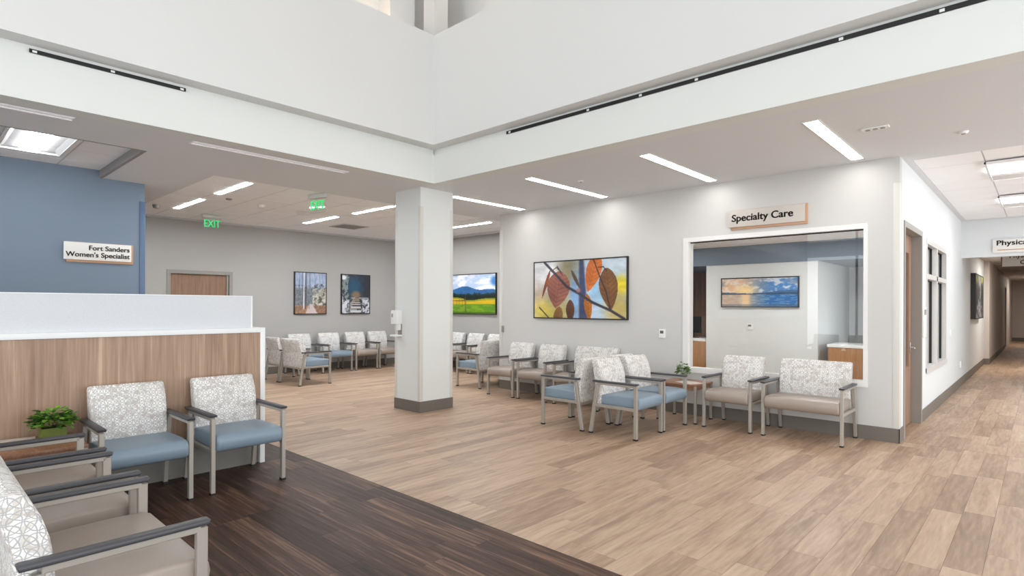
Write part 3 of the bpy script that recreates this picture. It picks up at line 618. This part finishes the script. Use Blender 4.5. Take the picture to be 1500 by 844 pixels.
def art_steps(U, V):
    n = fbm(U, V, 8, 41); img = C3((46, 56, 70))*np.ones(U.shape+(1,)); put(img, ss(.4, .7, n)*.5, (84, 88, 92)); blob(img, U, V, (.45, .7), (.28, .2), (36, 84, 112), .7, amt=.9); put(img, ss(.55, .9, U)*(V > .4)*.7, (50, 46, 54))
    put(img, ((U < .18+.1*n)*(fbm(U, V, 14, 43) > .48))*.8, (150, 158, 152)); blob(img, U, V, (.06, .93), (.09, .06), (226, 230, 230), .3)
    blob(img, U, V, (.5, .48), (.16, .1), (132, 108, 86), .5)
    put(img, ((V < .42)*(fbm(U, V, 12, 44) > .45))*.85, (168, 172, 176)); put(img, ((V < .36)*(np.abs(U-.5) > .24)*(fbm(U, V, 9, 47) > .52))*.8, (226, 228, 236))
    for k in range(7):
        v = .02+.38*(1-.75**k)/(1-.75**7); hh = .055*.78**k; w = .2-.016*k; poly(img, U, V, [(.5-w, v), (.5+w, v), (.5+w*.95, v+hh), (.5-w*.95, v+hh)], (206-6*k, 204-10*k, 208-16*k)); line(img, U, V, [(.5-w, v-.006), (.5+w, v-.006)], .006, (60, 50, 48), .8)
    put(img, ((V < .4)*(np.abs(np.abs(U-.5)-(.24-.1*V)) < .012))*1.0, (74, 58, 50))
    return img
def art_fall(U, V):
    n = fbm(U, V*.6, 10, 51); img = C3((56, 66, 60))*np.ones(U.shape+(1,)); put(img, ss(.75, .9, V)*.9, (186, 190, 80)); put(img, ((1-ss(.08, .3, np.abs(U-.5)))*ss(.3, .6, n)), (206, 208, 228)); put(img, (V < .3)*ss(.45, .6, n)*.8, (210, 208, 222)); put(img, (fbm(U, V, 12, 53) < .4)*.6, (44, 42, 66))
    return img
def picture(label, plane, c0, c1, z0, z1, face, fn, nu, nv, depth=.045, mirror=False):
    rz = 0 if face == '-Y' else R90; loc = ((c0+c1)/2, plane, (z0+z1)/2) if face == '-Y' else (plane, (c0+c1)/2, (z0+z1)/2)
    t = thing('framed_picture', label, 'picture', loc, rz, None); w, h = (c1-c0)/2, (z1-z0)/2; f = .018
    obj('picture_frame', boxes('picture_frame', [(-w, -w+f, -depth, -.001, -h, h), (w-f, w, -depth, -.001, -h, h), (-w+f, w-f, -depth, -.001, -h, -h+f), (-w+f, w-f, -depth, -.001, h-f, h), (-w+f, w-f, -.02, -.001, -h+f, h-f)], M_DARKM), t)
    u = np.linspace(0, 1, nu+1); v = np.linspace(0, 1, nv+1); U, V = np.meshgrid(u, v, indexing='ij'); img = np.clip(fn(U, V), 0, 255)/255
    il = np.where(img <= .04045, img/12.92, ((img+.055)/1.055)**2.4).reshape(-1, 3)
    X = (-w+f+(2*w-2*f)*U).ravel(); Z = (-h+f+(2*h-2*f)*V).ravel(); Y = np.full_like(X, -depth+.008)
    idx = np.arange((nu+1)*(nv+1)).reshape(nu+1, nv+1)
    q = np.stack([idx[:-1, :-1], idx[1:, :-1], idx[1:, 1:], idx[:-1, 1:]], -1).reshape(-1, 4)
    me = mesh('print', list(zip(X.tolist(), Y.tolist(), Z.tolist())), q.tolist(), M_ART)
    at = me.color_attributes.new('ink', 'FLOAT_COLOR', 'POINT'); at.data.foreach_set('color', np.concatenate([il, np.ones((len(il), 1))], 1).ravel().astype(np.float32))
    obj('print', me, t); return t
picture('large autumn leaves picture with black frame on the white wall', WY, -6.47, -4.60, 1.30, 2.27, '-Y', art_leaves, 230, 120)
picture('wide lake sunset picture seen through the glazed opening', 10.4, -4.36, -3.02, 1.50, 2.035, '-Y', art_lake, 150, 60)
picture('green field and blue mountain picture on the far wall, right of the column', YB, -10.72, -9.16, 1.31, 2.275, '-Y', art_field, 130, 80)
picture('pale forest trail picture on the far wall, left of its neighbour', XF, 6.10, 6.89, 1.305, 2.275, '+X', art_trail, 60, 76)
picture('dark picture of stone steps on the far wall, nearer the column', XF, 7.28, 8.08, 1.305, 2.275, '+X', art_steps, 60, 76)
picture('tall waterfall picture on the corridor wall', WX, 16.0, 18.2, 1.26, 2.27, '+X', art_fall, 50, 60, .09)

# ------------------------------------------------------------------ wall fittings
def fitting(name, label, cat, x, y, z, w, h, face, dsp=None, d=.022, extra=None):
    t = thing(name, label, cat, (x, y, z), 0 if face == '-Y' else R90)
    obj('cover', boxes('cover', [(-w/2, w/2, -d, 0, -h/2, h/2)], M_PLASTIC if extra is None else extra, .004), t)
    if dsp: obj('display', boxes('display', [(-w*.32, w*.22, -d-.002, -d+.001, h*.02, h*.34)], dsp), t)
    return t
fitting('thermostat', 'white wall thermostat right of the autumn leaves picture', 'thermostat', -4.035, WY, 1.115, .10, .13, '-Y', M_SCREEND)
fitting('thermostat', 'small white thermostat below the lake picture, behind the glass', 'thermostat', -3.84, 10.4, 1.155, .10, .11, '-Y', M_SCREEND)
fitting('wall_switch', 'small grey wall plate at the left end of the white wall', 'switch', -7.24, WY, 1.09, .045, .12, '-Y', extra=M_FRAME)
fitting('light_switch', 'white switch plate on the corridor wall beyond its window', 'switch', WX, 12.2, 1.08, .12, .12, '+X')
fitting('wall_outlet', 'white outlet low on the corridor wall', 'outlet', WX, 13.85, .42, .10, .13, '+X')
t = fitting('room_plate', 'slim white room notice plate between corridor door and window', 'sign', WX, 9.28, 1.31, .22, .40, '+X', d=.02)
box('insert', (-.08, .08, -.024, -.02, .10, .17), M_GRIDD, t)
# hand sanitiser dispenser on the column
t = thing('sanitizer_dispenser', 'white hand sanitizer dispenser with drip tray on the square column', 'dispenser', (-6.90, CY0, 1.26))
obj('housing', boxes('housing', [(-.075, .075, -.10, 0, -.02, .18)], M_PLASTIC, .012), t)
obj('nozzle_shroud', boxes('nozzle_shroud', [(.015, .07, -.07, -.02, -.11, -.02)], M_PLASTIC, .006), t)
obj('back_plate', boxes('back_plate', [(-.02, .07, -.012, 0, -.19, -.02)], M_FRAME), t)
obj('drip_tray', boxes('drip_tray', [(-.07, .075, -.12, 0, -.20, -.175)], M_PLASTIC, .006), t)
obj('sight_window', boxes('sight_window', [(-.05, -.02, -.103, -.098, .08, .13)], M_FRAME), t)

# ------------------------------------------------------------------ desk
t = thing('reception_desk', 'reception desk with vertical walnut grain front, white edge and grey base', 'desk', (DX-.35, 0, 0))
ox = .35
box('front_panel', (ox-.03, ox-.004, -3.0, 2.36, .34, 1.245), M_DESK, t)
box('toe_kick', (ox-.06, ox-.03, -3.0, 2.35, 0, .34), M_TOE, t)
box('counter_edge', (ox-.36, ox+.012, -3.0, 2.36, 1.245, 1.29), M_LAM, t, .003)
box('end_post', (ox-.36, ox+.006, 2.36, 2.405, 0, 1.29), M_LAM, t, .003)
box('rear_panel', (ox-.36, ox-.33, -3.0, 2.36, 0, 1.245), M_LAM, t)
box('work_surface', (-.62, ox-.36, -3.0, 2.3, .72, .75), M_LAM, t)
box('end_panel', (-.62, ox-.36, 2.3, 2.34, 0, .75), M_LAM, t)
s_ = box('privacy_screen', (ox-.06, ox-.035, -3.0, 2.285, 1.29, 1.585), M_SCREEN, t, label='frosted speckled white screen')
obj('screen_edge', boxes('screen_edge', [(ox-.064, ox-.031, -3.0, 2.298, 1.585, 1.592), (ox-.064, ox-.031, 2.285, 2.298, 1.29, 1.585)], M_LAM), s_)

# ------------------------------------------------------------------ chairs
CH = {}
def chair_parts(Wd, seat):
    key = (Wd, seat)
    if key in CH: return CH[key]
    lx = Wd/2-.025; P_ = []
    sp = [(-.17, .352), (.0, .347), (.27, .345), (.315, .335), (.338, .345), (.352, .375), (.357, .405), (.352, .435), (.335, .458), (.30, .470), (.20, .475), (.0, .472), (-.17, .462)]
    sm = extrude_x('seat', sp, Wd/2-.044, M_BVINYL if seat == 'blue' else M_TVINYL, .02)
    bp = [(-.19, .31), (-.172, .33), (-.158, .42), (-.15, .52), (-.153, .60), (-.166, .69), (-.19, .77), (-.225, .84), (-.243, .862), (-.265, .872), (-.293, .868), (-.312, .845), (-.296, .76), (-.272, .66), (-.258, .57), (-.25, .46), (-.246, .36), (-.242, .315), (-.22, .30)]
    bm_ = extrude_x('backrest', bp, Wd/2-.052, M_FAB, .014, True)
    P_ += [('seat', sm, None, (0, 0, 0)), ('backrest', bm_, None, (0, 0, 0))]
    fl = bar((0, .31, .014), (0, .31, .605), .032, .042, M_METAL, 'leg'); rl = bar((0, -.30, .014), (0, -.205, .588), .032, .042, M_METAL, 'leg')
    gl = boxes('foot_glide', [(-.018, .018, -.023, .023, 0, .016)], M_GLIDE); rail = bar((0, 0, 0), (0, 0, .027), .032, .50, M_METAL, 'armrest')
    cp = extrude_x('arm_pad', [(-.255, .613), (.328, .613), (.334, .617), (.338, .631), (.333, .634), (-.255, .634), (-.262, .630)], .027, M_CAP, .004, seg=1)
    sr = bar((0, 0, 0), (0, 0, .036), .03, .545, M_METAL, 'side_rail')
    for s in (-1, 1):
        x = s*lx
        P_ += [('leg', fl, ('foot_glide', gl, (0, .31, 0)), (x, 0, 0)), ('leg', rl, ('foot_glide', gl, (0, -.30, 0)), (x, 0, 0)),
               ('armrest', rail, ('arm_pad', cp, (0, -.055, -.586)), (x, .055, .586)), ('side_rail', sr, None, (x, .018, .322))]
    cb = boxes('crossbar', [(-lx+.016, lx-.016, -.245, -.215, .30, .33)], M_METAL); cb2 = boxes('crossbar', [(-lx+.016, lx-.016, .20, .23, .315, .344)], M_METAL)
    P_ += [('crossbar', cb, None, (0, 0, 0)), ('crossbar', cb2, None, (0, 0, 0))]
    CH[key] = P_; return P_
def chair(x, y, rz, label, group, Wd=.62, seat='taupe'):
    t = thing('waiting_chair', label, 'chair', (x, y, 0), math.radians(rz), group)
    for n_, me, sub, loc in chair_parts(Wd, seat):
        o = obj(n_, me, t, loc)
        if sub: obj(sub[0], sub[1], o, sub[2])
    return t
# facing: 0 -> +Y, 90 -> -X, 180 -> -Y, -90 -> +X
g = 'chairs in front of the reception desk'
chair(-5.12, 1.255, -90, 'blue-seat patterned armchair against the desk, beside the potted plant', g, seat='blue')
chair(-5.12, 1.985, -90, 'blue-seat patterned armchair at the white end post of the desk', g, seat='blue')
g = 'foreground chairs along the left edge'
chair(-2.905, .53, 0, 'wide taupe armchair in the near left corner, closest of all', g, .87)
chair(-3.75, .53, 0, 'taupe armchair second from the corner of the near left row', g)
chair(-4.47, .53, 0, 'taupe armchair in the near left row, next to the plant table', g)
g = 'back-to-back chairs in the centre'
chair(-3.65, 5.92, -90, 'blue-seat armchair of the central cluster, nearest, facing the corridor', g, seat='blue')
chair(-3.65, 6.55, -90, 'blue-seat armchair beside the small table, next to the glazed opening', g, seat='blue')
chair(-4.37, 5.91, 90, 'blue-seat armchair of the central cluster, nearest, facing the column', g, seat='blue')
chair(-4.37, 6.545, 90, 'blue-seat armchair of the central cluster, rear one facing the column', g, seat='blue')
g = 'chairs along the specialty wall'
chair(-6.665, 7.20, 180, 'taupe armchair at the left end of the white wall', g)
chair(-5.98, 7.20, 180, 'taupe armchair below the left half of the leaf picture', g)
chair(-5.12, 7.22, 180, 'wide taupe armchair below the right half of the leaf picture', g, .87)
chair(-2.83, 7.21, 180, 'taupe armchair under the glazed opening beside the small table', g)
chair(-1.99, 7.22, 180, 'wide taupe bench chair nearest the corridor corner', g, .87)
g = 'chairs in the far waiting area'
chair(-7.80, 7.50, 90, 'blue-seat armchair just right of the column, side on to the viewer', g, seat='blue')
chair(-7.80, 8.15, 90, 'blue-seat armchair half hidden behind the side-on one right of the column', g, seat='blue')
for x, lab in ((-11.05, 'taupe armchair at the far corner, mostly hidden by the column'), (-10.37, 'taupe armchair on the far wall, first one showing right of the column'), (-9.95+.26, 'taupe armchair under the right half of the field picture'), (-9.02, 'taupe armchair on the far wall at the end of the white wall')):
    chair(x, 8.97, 180, lab, g)
for y, s, lab in ((6.15, 'blue', 'far wall armchair below the forest trail picture'), (6.87, 'blue', 'blue-seat far wall armchair between the two framed pictures'), (7.56, 'taupe', 'taupe far wall armchair below the picture of steps'), (8.20, 'taupe', 'far wall armchair whose seat the column cuts off')):
    chair(-12.02, y, -90, lab, g, seat=s)
chair(-10.52, 5.39, 0, 'wide blue-seat armchair seen from behind, left of the column', g, .87, 'blue')
chair(-11.30, 5.39, 0, 'armchair seen from behind at the end post of the desk', g, .62, 'blue')

# ------------------------------------------------------------------ tables, plants, papers
def side_table(label, x, y, w, d_, z):
    t = thing('side_table', label, 'table', (x, y, 0))
    box('table_top', (-w/2, w/2, -d_/2, d_/2, z-.022, z), M_TABLE, t, .003)
    obj('apron', boxes('apron', [(-w/2+.03, w/2-.03, -d_/2+.02, -d_/2+.045, z-.075, z-.022), (-w/2+.03, w/2-.03, d_/2-.045, d_/2-.02, z-.075, z-.022), (-w/2+.02, -w/2+.045, -d_/2+.045, d_/2-.045, z-.075, z-.022), (w/2-.045, w/2-.02, -d_/2+.045, d_/2-.045, z-.075, z-.022)], M_TABLE), t)
    lg = bar((0, 0, .014), (0, 0, z-.022), .032, .032, M_METAL, 'leg'); gl = boxes('foot_glide', [(-.018, .018, -.018, .018, 0, .016)], M_GLIDE)
    for a in (-1, 1):
        for b_ in (-1, 1):
            o = obj('leg', lg, t, (a*(w/2-.018), b_*(d_/2-.018), 0)); obj('foot_glide', gl, o)
side_table('square cherry-topped side table between the blue chair and the bench chairs', -3.52, 7.19, .56, .50, .505)
side_table('cherry-topped side table in the corner by the desk under the plant', -5.15, .62, .56, .58, .53)
def plant(label, x, y, z, rad, hgt, nl, pot, sq, ls, seed):
    rg = random.Random(seed); t = thing('potted_plant', label, 'plant', (x, y, z)); pr_ = .072 if sq else .04; ph = .085
    if sq: obj('pot', boxes('pot', [(-pr_, pr_, -pr_, -pr_+.006, 0, ph), (-pr_, pr_, pr_-.006, pr_, 0, ph), (-pr_, -pr_+.006, -pr_+.006, pr_-.006, 0, ph), (pr_-.006, pr_, -pr_+.006, pr_-.006, 0, ph), (-pr_+.006, pr_-.006, -pr_+.006, pr_-.006, 0, .01)], pot), t); box('soil', (-pr_+.007, pr_-.007, -pr_+.007, pr_-.007, .01, ph-.012), M_SOIL, t)
    else: cyl('pot', (0, 0, 0), pr_*.8, ph, pot, r2=pr_, parent=t); cyl('soil', (0, 0, ph), pr_*.85, .003, M_SOIL, parent=t)
    V, Fc, rn, S, SF = [], [], [], [], []
    for i in range(nl):
        th = rg.uniform(0, 6.283); el = math.asin(rg.uniform(-.08, 1)); q = rg.uniform(.55, 1)
        p = Vector((rad*q*math.cos(th)*math.cos(el), rad*q*math.sin(th)*math.cos(el), ph+.02+hgt*q*max(0, math.sin(el)) + (rg.uniform(-.02, .01))))
        d1 = Vector((math.cos(th), math.sin(th), rg.uniform(-.4, .5))).normalized(); d1 = (d1+Vector((rg.uniform(-.6, .6), rg.uniform(-.6, .6), rg.uniform(-.2, .4)))).normalized()
        sd = d1.cross(Vector((rg.uniform(-.3, .3), rg.uniform(-.3, .3), 1))).normalized(); up = sd.cross(d1); l = ls*rg.uniform(.7, 1.2); w = l*.36; k = len(V)
        V += [tuple(p), tuple(p+d1*l*.35+sd*w*.9+up*.004), tuple(p+d1*l*.75+sd*w*.7+up*.003), tuple(p+d1*l), tuple(p+d1*l*.75-sd*w*.7+up*.003), tuple(p+d1*l*.35-sd*w*.9+up*.004), tuple(p+d1*l*.55-up*.003)]
        Fc += [(k, k+1, k+6), (k+1, k+2, k+6), (k+2, k+3, k+6), (k+3, k+4, k+6), (k+4, k+5, k+6), (k+5, k, k+6)]; rn += [rg.random()]*6
        if i % 4 == 0:
            k = len(S); b0 = Vector((p.x*.2, p.y*.2, ph-.01)); e_ = Vector((.0015, 0, 0)); f_ = Vector((0, .0015, 0)); S += [tuple(b0-e_), tuple(b0+e_), tuple(b0+f_), tuple(p)]; SF += [(k, k+1, k+3), (k+1, k+2, k+3), (k+2, k, k+3)]
    me = mesh('foliage', V, Fc, M_LEAF); at = me.attributes.new('rnd', 'FLOAT', 'FACE'); at.data.foreach_set('value', rn)
    o = obj('foliage', me, t); o['kind'] = 'stuff'; obj('stems', mesh('stems', S, SF, M_LEAF), t)['kind'] = 'stuff'
plant('leafy plant in a square olive pot on the table by the desk', -5.27, .77, .53, .13, .12, 260, M_POT, True, .05, 5)
plant('small leafy plant in a round pot on the side table by the glazed opening', -3.58, 7.27, .505, .085, .13, 150, M_POTW, False, .04, 9)
def magazine(label, x, y, z, rz, w=.21, h=.28):
    t = thing('magazine', label, 'magazine', (x, y, z), math.radians(rz)); box('pages', (-w/2, w/2, -h/2, h/2, 0, .005), M_PAPER, t); box('cover', (-w/2, w/2, -h/2, h/2, .005, .006), mat('magazine_cover', (214, 206, 200), .35, noise=.25, nscale=14), t)
magazine('pale magazine lying on the table by the desk, left of the plant', -5.28, .57, .53, 84)
magazine('pale magazine on the side table in front of the small plant', -3.42, 7.10, .505, 70)

# ------------------------------------------------------------------ office behind the glass
def counter(label, x0, x1, y0, y1, z):
    t = thing('counter_cabinet', label, 'cabinet', ((x0+x1)/2, (y0+y1)/2, 0)); w, d_ = (x1-x0)/2, (y1-y0)/2
    box('cabinet_body', (-w, w, -d_+.02, d_, .1, z-.05), M_CABW, t); box('kick', (-w+.01, w-.01, -d_+.06, d_-.02, 0, .1), M_BASE, t); box('worktop', (-w-.01, w, -d_-.01, d_, z-.05, z), M_LAM, t, .003)
    n = max(1, round(2*w/.62))
    for i in range(n): box('door', (-w+2*w*i/n+.004, -w+2*w*(i+1)/n-.004, -d_, -d_+.019, .11, z-.056), M_CABW, t)
counter('oak-fronted counter with white top, at the right inside the glazed office', -2.60, -1.34, 10.45, 11.1, .90)
counter('oak-fronted counter with white top, at the left inside the glazed office', -6.3, -4.69, 10.45, 11.1, .90)
t = thing('tall_cabinet', 'dark charcoal tall cabinet at the right inside the glazed office', 'cabinet', (-1.9, 12.0, 0))
box('cabinet_body', (-.46, .55, -.05, .45, 0, 2.2), M_CAB, t)
for i in range(2):
    for z0, z1 in ((.05, 1.35), (1.36, 2.18)): box('door', (-.45+i*.5, .04+i*.5, -.07, -.051, z0, z1), M_CAB, t)
t = thing('monitor', 'black computer monitor on the left office counter', 'monitor', (-5.1, 10.75, .90), math.radians(-25))
box('base_plate', (-.11, .11, -.08, .08, 0, .012), M_BLACK, t); box('stand', (-.02, .02, .0, .03, .012, .2), M_BLACK, t); box('screen', (-.26, .26, -.03, -.001, .1, .42), M_BLACK, t, .004)
